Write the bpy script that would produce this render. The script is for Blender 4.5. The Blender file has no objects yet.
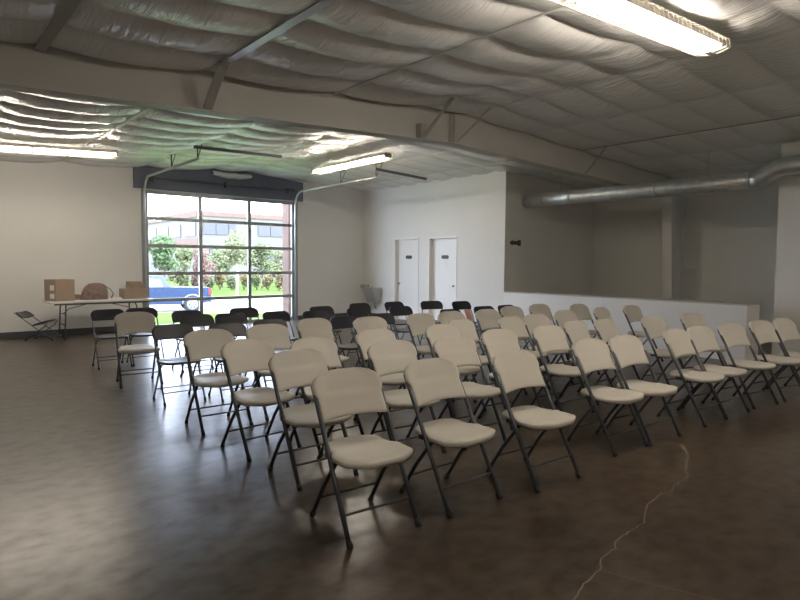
import bpy, math, random
from mathutils import Vector, Matrix
random.seed(7)
C = bpy.context.scene.collection
PI = math.pi
# ------------------------------------------------------------------ helpers
class MB:
    def __init__(s): s.v=[]; s.f=[]; s.sm=[]
    def add(s, vs, fs, smooth=False):
        n=len(s.v); s.v+= [tuple(v) for v in vs]
        for f in fs: s.f.append(tuple(i+n for i in f)); s.sm.append(smooth)
        return s
    def box(s, x0,x1,y0,y1,z0,z1, rot=None, about=None):
        vs=[Vector((x,y,z)) for z in (z0,z1) for y in (y0,y1) for x in (x0,x1)]
        if rot is not None:
            c=Vector(about) if about is not None else Vector(((x0+x1)/2,(y0+y1)/2,(z0+z1)/2))
            vs=[c+rot@(v-c) for v in vs]
        return s.add(vs,[(0,2,3,1),(4,5,7,6),(0,1,5,4),(2,6,7,3),(0,4,6,2),(1,3,7,5)])
    def bbox(s,x0,x1,y0,y1,z0,z1,b=.01):
        # box with rounded vertical edges and chamfered top and bottom
        pts=[]
        for cx,cy,a0 in ((x1-b,y1-b,0),(x0+b,y1-b,90),(x0+b,y0+b,180),(x1-b,y0+b,270)):
            for k in range(4):
                a=math.radians(a0+k*30); pts.append((cx+b*math.cos(a),cy+b*math.sin(a)))
        return s.prism(pts,z0,z1,ch=b*.5)
    def prism(s, pts, z0, z1, ch=0.0):
        n=len(pts); cx=sum(p[0] for p in pts)/n; cy=sum(p[1] for p in pts)/n
        def ring(z,k): return [(cx+(x-cx)*k,cy+(y-cy)*k,z) for x,y in pts]
        r=max(max(abs(p[0]-cx),abs(p[1]-cy)) for p in pts)
        k=1-ch/r if r>0 else 1
        rs=[ring(z0,k),ring(z0+ch,1),ring(z1-ch,1),ring(z1,k)] if ch>0 else [ring(z0,1),ring(z1,1)]
        vs=[v for q in rs for v in q]; fs=[]
        for j in range(len(rs)-1):
            for i in range(n):
                a=j*n+i; b=j*n+(i+1)%n; fs.append((a,b,b+n,a+n))
        fs.append(tuple(range(n-1,-1,-1))); m=(len(rs)-1)*n; fs.append(tuple(range(m,m+n)))
        return s.add(vs,fs)
    def tube(s, pts, r, n=8, caps=True, flat=1.0):
        P=[Vector(p) for p in pts]; rs=r if isinstance(r,(list,tuple)) else [r]*len(P)
        vs=[]; up=None
        for i,p in enumerate(P):
            t=(P[min(i+1,len(P)-1)]-P[max(i-1,0)]).normalized()
            if up is None:
                up=Vector((0,0,1)) if abs(t.z)<.95 else Vector((0,1,0))
            a=t.cross(up).normalized(); b=a.cross(t).normalized(); up=b
            for k in range(n):
                w=2*PI*k/n; vs.append(p+rs[i]*(math.cos(w)*a+math.sin(w)*b*flat))
        fs=[]
        for i in range(len(P)-1):
            for k in range(n):
                a=i*n+k; b=i*n+(k+1)%n; fs.append((a,a+n,b+n,b))
        if caps:
            fs.append(tuple(range(n))); m=(len(P)-1)*n; fs.append(tuple(range(m+n-1,m-1,-1)))
        return s.add(vs,fs,True)
    def disc(s,c,ax,r0,r1,h,n=24):
        # tapered cylinder from centre c along axis ax
        ax=Vector(ax).normalized(); return s.tube([Vector(c),Vector(c)+ax*h],[r0,r1],n)
    def lathe(s, c, prof, n=20, axis='z'):
        vs=[]
        for r,h in prof:
            for k in range(n):
                w=2*PI*k/n; q=(r*math.cos(w),r*math.sin(w),h)
                if axis=='y': q=(q[0],q[2],q[1])
                if axis=='x': q=(q[2],q[0],q[1])
                vs.append((c[0]+q[0],c[1]+q[1],c[2]+q[2]))
        fs=[]
        for i in range(len(prof)-1):
            for k in range(n):
                a=i*n+k;b=i*n+(k+1)%n; fs.append((a,b,b+n,a+n))
        fs.append(tuple(range(n-1,-1,-1))); m=(len(prof)-1)*n; fs.append(tuple(range(m,m+n)))
        return s.add(vs,fs,True)
    def grid(s, fn, nu, nv, smooth=True, thick=None):
        vs=[fn(i/nu,j/nv) for j in range(nv+1) for i in range(nu+1)]
        fs=[(j*(nu+1)+i,j*(nu+1)+i+1,(j+1)*(nu+1)+i+1,(j+1)*(nu+1)+i) for j in range(nv) for i in range(nu)]
        return s.add(vs,fs,smooth)
    def build(s, name, mat, parent=None, loc=None):
        me=bpy.data.meshes.new(name); me.from_pydata(s.v,[],s.f)
        me.polygons.foreach_set('use_smooth',s.sm)
        me.materials.append(mat); me.update(); me.validate()
        o=bpy.data.objects.new(name,me); C.objects.link(o)
        if parent is not None: o.parent=parent
        if loc: o.location=loc
        return o
def fix_normals(o):
    import bmesh
    bm=bmesh.new(); bm.from_mesh(o.data); bmesh.ops.recalc_face_normals(bm,faces=bm.faces); bm.to_mesh(o.data); bm.free(); return o
def tag(o,label=None,cat=None,group=None,kind=None):
    if label: o['label']=label
    if cat: o['category']=cat
    if group: o['group']=group
    if kind: o['kind']=kind
    return o
def thing(name,label,cat,loc=(0,0,0),rz=0,group=None):
    o=bpy.data.objects.new(name,None); C.objects.link(o); o.location=loc; o.rotation_euler=(0,0,rz); o.empty_display_size=.1
    return tag(o,label,cat,group)
def copy_tree(o,parent=None):
    c=o.copy(); C.objects.link(c)
    if parent is not None: c.parent=parent
    for ch in list(o.children): copy_tree(ch,c)
    return c
def struct(o): o['kind']='structure'; return o

# ------------------------------------------------------------------ materials
def mat(name,col,rough=.5,metal=0,spec=.5,noise=None,bump=None,emit=None,es=0,alpha=None,coat=0):
    m=bpy.data.materials.new(name); m.use_nodes=True; nt=m.node_tree; b=nt.nodes['Principled BSDF']
    b.inputs['Base Color'].default_value=(*col,1); b.inputs['Roughness'].default_value=rough
    b.inputs['Metallic'].default_value=metal; b.inputs['Specular IOR Level'].default_value=spec
    if coat: b.inputs['Coat Weight'].default_value=coat; b.inputs['Coat Roughness'].default_value=.2 if name.startswith('white') else .05
    tc=nt.nodes.new('ShaderNodeTexCoord')
    if noise:
        sc,amt=noise[:2]
        n=nt.nodes.new('ShaderNodeTexNoise'); n.inputs['Scale'].default_value=sc; n.inputs['Detail'].default_value=4
        nt.links.new(tc.outputs['Object'],n.inputs['Vector'])
        r=nt.nodes.new('ShaderNodeMapRange'); r.inputs['From Min'].default_value=.3; r.inputs['From Max'].default_value=.7
        r.inputs['To Min'].default_value=1-amt; r.inputs['To Max'].default_value=1+amt
        nt.links.new(n.outputs['Fac'],r.inputs['Value'])
        v=nt.nodes.new('ShaderNodeVectorMath'); v.operation='SCALE'; v.inputs[0].default_value=col
        nt.links.new(r.outputs['Result'],v.inputs['Scale']); nt.links.new(v.outputs['Vector'],b.inputs['Base Color'])
    if bump:
        sc,st=bump[:2]
        n=nt.nodes.new('ShaderNodeTexNoise'); n.inputs['Scale'].default_value=sc; n.inputs['Detail'].default_value=5
        nt.links.new(tc.outputs['Object'],n.inputs['Vector'])
        bp=nt.nodes.new('ShaderNodeBump'); bp.inputs['Strength'].default_value=st; bp.inputs['Distance'].default_value=.01
        nt.links.new(n.outputs['Fac'],bp.inputs['Height']); nt.links.new(bp.outputs['Normal'],b.inputs['Normal'])
    if emit: b.inputs['Emission Color'].default_value=(*emit,1); b.inputs['Emission Strength'].default_value=es
    return m
M={}
M['wall']=mat('painted_drywall',(.76,.75,.725),.6,spec=.3,noise=(.6,.03),bump=(60,.04))
M['wall_grey']=mat('grey_painted_drywall',(.76,.745,.70),.65,spec=.3,noise=(.6,.03),bump=(60,.04))
M['cap']=mat('ledge_cap_paint',(.52,.50,.47),.5)
M['base']=mat('dark_cove_base',(.07,.075,.085),.5)
M['beam']=mat('painted_steel_beam',(.50,.485,.455),.5,spec=.4,noise=(1.2,.05))
M['beamwhite']=mat('white_steel',(.72,.71,.68),.4)
M['brace']=mat('galvanised_brace',(.42,.41,.40),.45,metal=.3)
M['header']=mat('dark_blue_header_panel',(.15,.165,.22),.6,noise=(2,.1))
M['alu']=mat('door_aluminium',(.36,.38,.38),.4,metal=.6)
M['track']=mat('galvanised_track',(.55,.56,.57),.35,metal=.6)
M['angle']=mat('dark_perforated_angle',(.14,.14,.15),.5,metal=.4)
M['cream']=mat('cream_plastic',(.62,.585,.52),.42,spec=.45,bump=(900,.03))
M['frame']=mat('charcoal_powder_coat',(0.066,0.072,0.082),.38,metal=.3)
M['blackpl']=mat('black_plastic',(.034,.037,.050),.36,spec=.5,bump=(900,.03))
M['bframe']=mat('dark_grey_tube',(0.128,0.14,0.16),.35,metal=.5)
M['rubber']=mat('rubber',(.02,.02,.022),.7)
M['card']=mat('cardboard',(.35,.26,.195),.8,noise=(6,.06))
M['tape']=mat('packing_tape',(.42,.31,.21),.35)
M['paper']=mat('white_paper',(.8,.8,.78),.7)
M['pink']=mat('pink_paper',(.80,.42,.36),.7)
M['tabletop']=mat('white_plastic_top',(.74,.74,.72),.4)
M['bag']=mat('brown_fabric',(.21,.15,.13),.85,noise=(25,.25),bump=(80,.4))
M['galv']=mat('galvanised_duct',(.60,.61,.60),.38,metal=.65,noise=(8,.12))
M['steel']=mat('brushed_steel',(.45,.44,.42),.4,metal=.7)
M['door']=mat('white_door_paint',(.80,.79,.77),.4)
M['plaque']=mat('dark_plaque',(.05,.045,.045),.5)
M['signgreen']=mat('dark_sign',(.045,.055,.05),.5)
M['chrome']=mat('satin_chrome',(.6,.6,.58),.25,metal=1)
M['lampwhite']=mat('lamp_housing',(.85,.83,.78),.35)
M['guard']=mat('lamp_wire_guard',(.75,.70,.58),.35,metal=.3)
LAMP=74.0
M['tube']=mat('fluorescent_tube',(1,1,1),.5,emit=(1,.89,.75),es=LAMP)
M['pick']=mat('blue_truck_paint',(.030,.048,.125),.25,metal=.2,coat=.6)
M['tyre']=mat('tyre',(.03,.03,.03),.8); M['rim']=mat('wheel_rim',(.3,.3,.32),.3,metal=.5)
M['carglass']=mat('car_glass',(.16,.20,.26),.1,spec=.8)
M['red']=mat('tail_light',(.6,.04,.03),.3)
M['brick']=mat('pale_brick',(0.142,0.089,0.074),.85,noise=(3,.12))
M['cream_wall']=mat('cream_render',(0.137,0.131,0.118),.8,noise=(.3,.04))
M['officeglass']=mat('office_glass',(0.037,0.041,0.053),.4,spec=.8)
M['bark']=mat('bark',(.20,.15,.11),.9,noise=(10,.2)); M['palebark']=mat('pale_bark',(.55,.47,.40),.85,noise=(10,.2))
for nm,c in (('leafgreen',(.14,.21,.10)),('leafpale',(.23,.26,.13)),('leafred',(.26,.17,.14)),('leafyellow',(.30,.26,.13)),('leafmid',(.20,.24,.12))):
    M[nm]=mat(nm,tuple(q*.62 for q in c),.8,spec=.1,noise=(1.5,.25))
M['grass']=mat('grass',(.085,.135,.038),.9,spec=0,noise=(.8,.12)); M['lot']=mat('pale_concrete_lot',(0.245,0.238,0.226),.9,noise=(.3,.04))

# glass: thin pane, lets most light through
def glass_mat():
    m=bpy.data.materials.new('clear_glazing'); m.use_nodes=True; nt=m.node_tree; nt.nodes.clear()
    o=nt.nodes.new('ShaderNodeOutputMaterial'); t=nt.nodes.new('ShaderNodeBsdfTransparent'); g=nt.nodes.new('ShaderNodeBsdfGlossy')
    t.inputs['Color'].default_value=(.93,.95,.95,1); g.inputs['Roughness'].default_value=.03
    mx=nt.nodes.new('ShaderNodeMixShader'); mx.inputs['Fac'].default_value=.07
    nt.links.new(t.outputs[0],mx.inputs[1]); nt.links.new(g.outputs[0],mx.inputs[2]); nt.links.new(mx.outputs[0],o.inputs[0]); return m
M['glass']=glass_mat()
# white vinyl-faced ceiling insulation
def vinyl():
    m=mat('white_vinyl_insulation',(.84,.835,.82),.36,spec=.7,coat=.7); nt=m.node_tree; b=nt.nodes['Principled BSDF']
    tc=nt.nodes.new('ShaderNodeTexCoord'); mp=nt.nodes.new('ShaderNodeMapping'); nt.links.new(tc.outputs['Object'],mp.inputs['Vector'])
    mp.inputs['Scale'].default_value=(11,1.8,1); mp.inputs['Rotation'].default_value=(0,0,.35)
    n=nt.nodes.new('ShaderNodeTexNoise'); n.inputs['Scale'].default_value=1.6; n.inputs['Detail'].default_value=3; n.inputs['Distortion'].default_value=.8
    nt.links.new(mp.outputs[0],n.inputs['Vector'])
    n2=nt.nodes.new('ShaderNodeTexNoise'); n2.inputs['Scale'].default_value=5; n2.inputs['Detail'].default_value=4; nt.links.new(tc.outputs['Object'],n2.inputs['Vector'])
    a=nt.nodes.new('ShaderNodeMath'); a.operation='MULTIPLY_ADD'; a.inputs[1].default_value=.5
    nt.links.new(n2.outputs['Fac'],a.inputs[0]); nt.links.new(n.outputs['Fac'],a.inputs[2])
    bp=nt.nodes.new('ShaderNodeBump'); bp.inputs['Strength'].default_value=.9; bp.inputs['Distance'].default_value=.022
    nt.links.new(a.outputs[0],bp.inputs['Height']); nt.links.new(bp.outputs['Normal'],b.inputs['Normal']); nt.links.new(bp.outputs['Normal'],b.inputs['Coat Normal'])
    return m
M['vinyl']=vinyl()
# stained polished concrete
def concrete():
    m=mat('stained_polished_concrete',(.09,.08,.07),.3,spec=.5); nt=m.node_tree; b=nt.nodes['Principled BSDF']
    tc=nt.nodes.new('ShaderNodeTexCoord')
    def noise(sc,det=5,dist=0,scale=(1,1,1)):
        mp=nt.nodes.new('ShaderNodeMapping'); mp.inputs['Scale'].default_value=scale; nt.links.new(tc.outputs['Object'],mp.inputs['Vector'])
        n=nt.nodes.new('ShaderNodeTexNoise'); n.inputs['Scale'].default_value=sc; n.inputs['Detail'].default_value=det; n.inputs['Distortion'].default_value=dist
        nt.links.new(mp.outputs[0],n.inputs['Vector']); return n
    n1=noise(.45,5,0,(1,1.6,1)); n2=noise(2.6,8,0,(1,1.7,1)); n3=noise(14,4)
    cr=nt.nodes.new('ShaderNodeValToRGB'); e=cr.color_ramp.elements
    e[0].position=.25; e[0].color=(.026,.016,.009,1); e[1].position=.78; e[1].color=(.082,.056,.035,1)
    ad=nt.nodes.new('ShaderNodeMath'); ad.operation='MULTIPLY_ADD'; ad.inputs[1].default_value=.8
    sb=nt.nodes.new('ShaderNodeMath'); sb.operation='SUBTRACT'; sb.inputs[1].default_value=.5
    nt.links.new(n2.outputs['Fac'],sb.inputs[0]); nt.links.new(sb.outputs[0],ad.inputs[0]); nt.links.new(n1.outputs['Fac'],ad.inputs[2])
    nt.links.new(ad.outputs[0],cr.inputs['Fac']); nt.links.new(cr.outputs['Color'],b.inputs['Base Color'])
    rr=nt.nodes.new('ShaderNodeMapRange'); rr.inputs['From Min'].default_value=.3; rr.inputs['From Max'].default_value=.7
    rr.inputs['To Min'].default_value=.278; rr.inputs['To Max'].default_value=.305
    nt.links.new(n2.outputs['Fac'],rr.inputs['Value']); nt.links.new(rr.outputs['Result'],b.inputs['Roughness'])
    n5=noise(7,7,0,(1,1.3,1)); sr=nt.nodes.new('ShaderNodeMapRange'); sr.inputs['From Min'].default_value=.32; sr.inputs['From Max'].default_value=.68
    sr.inputs['To Min'].default_value=.30; sr.inputs['To Max'].default_value=.80
    nt.links.new(n5.outputs['Fac'],sr.inputs['Value']); nt.links.new(sr.outputs['Result'],b.inputs['Specular IOR Level'])
    n4=noise(2.2,3,0)
    ba=nt.nodes.new('ShaderNodeMath'); ba.operation='MULTIPLY_ADD'; ba.inputs[1].default_value=.5
    n3.inputs['Scale'].default_value=9; nt.links.new(n3.outputs['Fac'],ba.inputs[0]); ba.inputs[2].default_value=0
    bp=nt.nodes.new('ShaderNodeBump'); bp.inputs['Strength'].default_value=.10; bp.inputs['Distance'].default_value=.008
    nt.links.new(ba.outputs[0],bp.inputs['Height']); nt.links.new(bp.outputs['Normal'],b.inputs['Normal'])
    return m
M['floor']=concrete()

# ------------------------------------------------------------------ dimensions
YW=13.554; XR=10.006; XF=13.459; YP=8.405; XL=-1.06; YB=-6.0
DX0,DX1=4.11,7.78; DZ=3.03
def roof(x): return 3.74-(.055*(6.2-x) if x<6.2 else .045*(x-6.2))
def box_struct(name,args,m): return struct(MB().box(*args).build(name,M[m]))
# floor
box_struct('floor',(XL-.2,XF+.2,YB-.2,YW+.25,-.15,0),'floor')
# walls
TOP=3.95
box_struct('wall_left',(XL-.15,XL,YB,YW,0,TOP),'wall')
box_struct('wall_back',(XL-.15,XF+.15,YB-.15,YB,0,TOP),'wall')
box_struct('wall_right',(XF,XF+.15,YB,YW,0,TOP),'wall_grey')
w=MB(); w.box(XL-.15,DX0-.04,YW,YW+.2,0,TOP); w.box(DX1+.04,XF+.15,YW,YW+.2,0,TOP); w.box(DX0-.04,DX1+.04,YW,YW+.2,DZ+.04,TOP)
struct(w.build('wall_window',M['wall']))
# restroom block: wall along X=XR with two door openings
D1=(11.224,12.152); D2=(9.875,10.814); DH=2.13
w=MB(); ys=[YP,D2[0],D2[1],D1[0],D1[1],YW]
for a,b in ((0,1),(2,3),(4,5)): w.box(XR,XR+.14,ys[a],ys[b],0,TOP)
for d in (D1,D2): w.box(XR,XR+.14,d[0],d[1],DH,TOP)
struct(w.build('wall_restroom',M['wall']))
box_struct('wall_recess',(XR+.14,XF,YP,YP+.14,0,TOP),'wall_grey')
# side block near the duct
w=MB(); w.box(11.0,11.14,YB,3.50,0,TOP); w.box(11.14,XF,3.36,3.50,0,TOP); struct(w.build('wall_side',M['wall']))
# low wall
w=MB(); w.box(XR,XR+.52,3.55,6.0,0,.885); w.box(XR,XR+.52,6.006,YP,0,.885); struct(w.build('wall_low',M['door']))
struct(MB().box(XR-.004,XR+.53,3.545,YP,.885,.905).build('trim_1',M['cap']))
# baseboards
box_struct('baseboard_left',(XL,DX0-.06,YW-.015,YW,0,.11),'base')
box_struct('baseboard_window',(DX1+.06,XR,YW-.015,YW,0,.11),'base')
w=MB()
for a,b in ((YP,D2[0]-.04),(D2[1]+.04,D1[0]-.04),(D1[1]+.04,YW-.015)): w.box(XR-.015,XR,a,b,0,.11)
struct(w.build('baseboard_restroom',M['base']))
# column on the right wall, tapered, with its rafter
w=MB()
w.add([(12.98,6.1,0),(12.98,6.3,0),(12.70,6.3,3.1),(12.70,6.1,3.1),(13.0,6.1,0),(13.0,6.3,0),(12.72,6.3,3.1),(12.72,6.1,3.1)],
      [(0,3,2,1),(4,5,6,7),(0,4,7,3),(1,2,6,5),(3,7,6,2)])
w.add([(12.99,6.185,0),(12.72,6.185,3.1),(XF,6.185,3.1),(XF,6.185,0),(12.99,6.215,0),(12.72,6.215,3.1),(XF,6.215,3.1),(XF,6.215,0)],
      [(0,3,2,1),(4,5,6,7)])
w.box(XF-.02,XF,6.1,6.3,0,3.1)
struct(fix_normals(w.build('column_right',M['wall'])))
# rafter: web and flanges
def zb(x): return 2.985+.0445*(x-XL)*0.99 if x<6.17 else 3.285-.034*(x-6.17)
def zbot(x):
    return 3.0+(x-.7)*.0423 if x<6.16 else 3.232-(x-6.16)*.0335
w=MB(); xs=[XL,6.16,12.9]
for a,b in ((0,1),(1,2)):
    xa,xb=xs[a],xs[b]
    for y0,y1,dz0,dz1 in ((6.235,6.250,.012,.75),(6.14,6.345,0,.014)):
        za,zb_=zbot(xa),zbot(xb)
        w.add([(xa,y0,za+dz0),(xb,y0,zb_+dz0),(xb,y1,zb_+dz0),(xa,y1,za+dz0),(xa,y0,za+dz1),(xb,y0,zb_+dz1),(xb,y1,zb_+dz1),(xa,y1,za+dz1)],
              [(0,3,2,1),(4,5,6,7),(0,1,5,4),(2,3,7,6),(0,4,7,3),(1,2,6,5)])
w.box(6.13,6.145,6.16,6.33,3.24,3.7); w.box(6.175,6.19,6.16,6.33,3.24,3.7)
struct(w.build('roof_beam',M['beam']))
# left column
w=MB(); w.box(XL,-.62,6.14,6.345,0,3.05); struct(w.build('column_left',M['beam']))

# ceiling insulation
ST=[-.5,1.0,2.5,4.12,5.64,6.46,7.95,9.45,10.95,12.45,14.0]; CR=.62
def hsh(i,j,k=0): 
    v=math.sin(i*127.1+j*311.7+k*74.7)*43758.5453; return v-math.floor(v)
def vnoise(x,y,k=0):
    i,j=math.floor(x),math.floor(y); u,v=x-i,y-j; u=u*u*(3-2*u); v=v*v*(3-2*v)
    a=hsh(i,j,k)*(1-u)+hsh(i+1,j,k)*u; b=hsh(i,j+1,k)*(1-u)+hsh(i+1,j+1,k)*u; return a*(1-v)+b*v
def ceil_z(x,y):
    t=(y-6.242)/CR; j=math.floor(t); u=t-j
    for i in range(len(ST)-1):
        if x<ST[i+1]: break
    v=(x-ST[i])/(ST[i+1]-ST[i]); v=min(max(v,0),1)
    left=min(max((6.6-x)/2.5,0),1)
    A=.068+.054*left+.012*(hsh(i,j)-.5)
    su=max(math.sin(PI*u),0)**.5
    sv=max(math.sin(PI*v),0)**.38
    k_=.10+.20*left
    sag=A*su*(k_+(1-k_)*sv)+ .014*sv*sv
    # pinch wrinkles radiating from the straps and seams
    edge=math.exp(-min(v,1-v)*(ST[i+1]-ST[i])/.22)
    wr=.012*(vnoise(x*3,y*11,1)-.5)*edge*su + (.006+.006*left)*(vnoise(x*7+y*2.2,y*3.2,2)-.5)*su+(.002+.007*left)*(vnoise(x*12+y*5,y*5,4)-.5)*su
    return roof(x)-sag-wr
nx,ny=300,560
w=MB(); w.grid(lambda a,b:(lambda x,y:(x,y,ceil_z(x,y)))(XL-.02+(XF+.04-XL)*a, YB+(YW-YB)*b),nx,ny)
ce=struct(w.build('ceiling',M['vinyl']))
box_struct('roof_deck',(XL-.2,XF+.2,YB-.2,YW+.25,3.95,4.05),'beamwhite')

# purlin straps seen below the insulation, one per purlin line and bay
def strap(x,y0,y1,wd,dz,m,label):
    o=MB(); z=roof(x)-dz; o.box(x-wd/2,x+wd/2,y0,y1,z-.012,z)
    o=o.build('ceiling_strap',M[m]); tag(o,label,'strap','thin metal straps under the ceiling insulation'); return o
strap(2.5,2.6,5.92,.085,.075,'track','wide white metal strap bridging the ceiling rolls, ending just before the beam brace')
strap(4.12,2.2,6.2,.03,.06,'beamwhite','thin grey strap across the ceiling insulation between the wide white strap and the ridge')
strap(9.45,1.0,6.2,.012,.028,'brace','thin grey ceiling strap above the round duct')
strap(2.5,6.5,13.4,.06,.065,'beamwhite','pale strap beyond the beam, crossing above the two-section ceiling light by the table wall')
strap(5.64,6.5,13.4,.03,.022,'beamwhite','thin pale strap beyond the beam, running toward the middle of the glazed door')
strap(1.0,4.0,6.2,.09,.08,'brace','short grey strap in the dim ceiling corner before the beam')
# flange braces from rafter to purlin
BR=[(2.50,6.14,2.52,5.72),(5.55,6.14,5.64,5.66),(6.2,6.14,6.46,5.72),(9.5,6.14,9.5,5.72)]
lab=['grey flat brace joining the beam to the wide white ceiling strap','wide grey brace at the ridge of the beam, beside the vertical splice plate','thin grey brace at the ridge, just past the splice plate','thin grey brace on the sloping beam above the end of the duct']
for k,(xa,ya,xb,yb_) in enumerate(BR):
    o=MB(); wd=(.10,.06,.03,.03)[k]
    A=Vector((xa,ya,zbot(xa)+.02)); B=Vector((xb,yb_,roof(xb)-.015)); d=(B-A); n=d.cross(Vector((1,0,0))).normalized()*.004
    s_=Vector((wd/2,0,0)); o.add([A-s_-n,A+s_-n,A+s_+n,A-s_+n,B-s_-n,B+s_-n,B+s_+n,B-s_+n],[(0,1,2,3),(4,7,6,5),(0,4,5,1),(1,5,6,2),(2,6,7,3),(3,7,4,0)])
    tag(fix_normals(o.build('beam_brace',M['brace'])),lab[k],'brace','braces between beam and ceiling')
tag(MB().box(5.50,5.60,6.13,6.235,3.22,3.42).build('splice_plate',M['brace']),'small grey plate bolted to the beam under its ridge','plate')

# ------------------------------------------------------------------ camera
f,yaw,pitch,roll,H=591.9265,0.6984,0.062,0.0082,1.5005
FW=Vector((math.sin(yaw)*math.cos(pitch),math.cos(yaw)*math.cos(pitch),-math.sin(pitch)))
R0=Vector((math.cos(yaw),-math.sin(yaw),0)); U0=R0.cross(FW)
RR=math.cos(roll)*R0+math.sin(roll)*U0; UU=-math.sin(roll)*R0+math.cos(roll)*U0
cam=bpy.data.cameras.new('camera'); co=bpy.data.objects.new('camera',cam); C.objects.link(co)
m3=Matrix((RR,UU,-FW)).transposed(); co.matrix_world=Matrix.Translation((0,0,H))@m3.to_4x4()
cam.sensor_width=36; cam.lens=f/800*36; cam.clip_end=400; cam.clip_start=.05
bpy.context.scene.camera=co
def at(u,D,z=0.0):
    """world point on the bearing of column u at depth D metres, height z"""
    d=FW+RR*((u-400)/f); h=Vector((d.x,d.y,0)); return Vector((h.x*D,h.y*D,z))
def ground(u,v,z=0.0):
    d=(u-400)/f*RR-(v-300)/f*UU+FW; t=(z-H)/d.z; return Vector((d.x*t,d.y*t,z))

# floor crack and saw cut
def ribbon(pts,wd,seed=0):
    rnd=random.Random(seed); P=[ground(*p,z=.0008) for p in pts]; Q=[]
    for a,b in zip(P,P[1:]):
        n=max(2,int((b-a).length/.03))
        for k in range(n): Q.append(a.lerp(b,k/n)+Vector((rnd.uniform(-1,1),rnd.uniform(-1,1),0))*.006*(1 if seed else 0))
    Q.append(P[-1]); o=MB(); vs=[]
    for i,q in enumerate(Q):
        t=(Q[min(i+1,len(Q)-1)]-Q[max(0,i-1)]).normalized(); n=Vector((-t.y,t.x,0)); h=wd*(.5+(rnd.random()*.6 if seed else 0))
        vs+= [q-n*h,q+n*h]
    o.add(vs,[(2*i,2*i+2,2*i+3,2*i+1) for i in range(len(Q)-1)]); return o
M['crack']=mat('crack_filler',(.26,.215,.17),.75)
ck=[(681.4,444.4),(688.5,455.7),(684.6,470.4),(690,475),(683,480),(674.9,485),(671.6,490.5),(657,496.4),(646.6,506),(643.3,522.4),(626,533.7),(615.4,541),(614.8,548.4),(605,554.9),(599.5,559.7),(600.8,567.9),(583.9,584),(574,598.8),(560,622)]
struct(ribbon(ck,.005,3).build('floor_crack',M['crack']))
struct(ribbon([(600.8,569.5),(622.9,576.6),(712,598.8),(780,616)],.003).build('floor_joint',M['crack']))

# ------------------------------------------------------------------ sectional glazed door
gd=MB(); yd0,yd1=YW+.03,YW+.075
zs=[0.03,.635,1.231,1.8475,2.449,3.03]
for i in range(6):
    z=zs[i]; h=.037 if 0<i<5 else .05
    gd.box(DX0-.03,DX1+.03,yd0,yd1,z-h if i else 0.0,z+h if i<5 else z+.06)
for k in range(4):
    x=DX0+(DX1-DX0)*k/3; h=.042 if 0<k<3 else .05; gd.box(x-h,x+h,yd0-.004,yd1-.002,0.004,DZ+.05)
door=struct(gd.build('door_1',M['alu']))
for i in range(5):
    for k in range(3):
        x0=DX0+(DX1-DX0)*k/3; x1=DX0+(DX1-DX0)*(k+1)/3
        g=MB(); g.add([(x0,YW+.055,zs[i]),(x1,YW+.055,zs[i]),(x1,YW+.055,zs[i+1]),(x0,YW+.055,zs[i+1])],[(0,1,2,3)]); g.build('glass_pane',M['glass'],door)
# jamb seals
w=MB(); w.box(DX0-.10,DX0-.03,YW-.02,YW,0,DZ+.05); w.box(DX1+.03,DX1+.10,YW-.02,YW,0,DZ+.05); struct(w.build('trim_2',M['alu']))
# header panel and torsion shaft
h=MB(); 
h.add([(3.86,YW-.06,DZ+.05),(8.02,YW-.06,DZ+.05),(8.02,YW,DZ+.05),(3.86,YW,DZ+.05),(3.86,YW-.06,3.53),(8.02,YW-.06,3.56),(8.02,YW,3.56),(3.86,YW,3.53),(6.0,YW-.06,3.72),(6.0,YW,3.72)],
      [(0,3,2,1),(0,1,5,8,4),(3,7,9,6,2),(0,4,7,3),(1,2,6,5),(4,8,9,7),(8,5,6,9)])
hd=struct(h.build('header_panel',M['header']))
t=thing('torsion_spring_shaft','dark torsion shaft with two coil springs mounted across the header above the glazed door','shaft',(5.9,YW-.17,3.30))
MB().tube([(-1.78,0,0),(1.78,0,0)],.013,8).build('shaft_bar',M['angle'],t)
for x in (-.75,.75):
    c=MB(); c.tube([(x-.4+.8*k/160,.028*math.cos(k*1.26),.028*math.sin(k*1.26)) for k in range(161)],.006,5); c.build('coil_spring',M['angle'],t)
for x in (-1.74,1.74): MB().disc((x-.03,0,0),(1,0,0),.06,.06,.06).build('cable_drum',M['angle'],t)
for x in (-1.66,0,1.66): MB().box(x-.025,x+.025,-.02,.1099,-.06,.06).build('bearing_plate',M['angle'],t)
_f=MB()
def flapf(a,b):
    x=5.58+.95*a; return (x, YW-.085-.08*math.sin(PI*b)-.02*vnoise(a*6,b*3,8), 3.60-.11*b*(.55+.45*math.sin(PI*a))-.02*vnoise(a*7,1,3)-(.0))
_f.grid(flapf,18,8); _f=_f.build('insulation_flap',M['vinyl']); _f.modifiers.new('thick','SOLIDIFY').thickness=.02
tag(_f,'loose white insulation flap sagging over the dark header above the glazed door','insulation')
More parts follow.
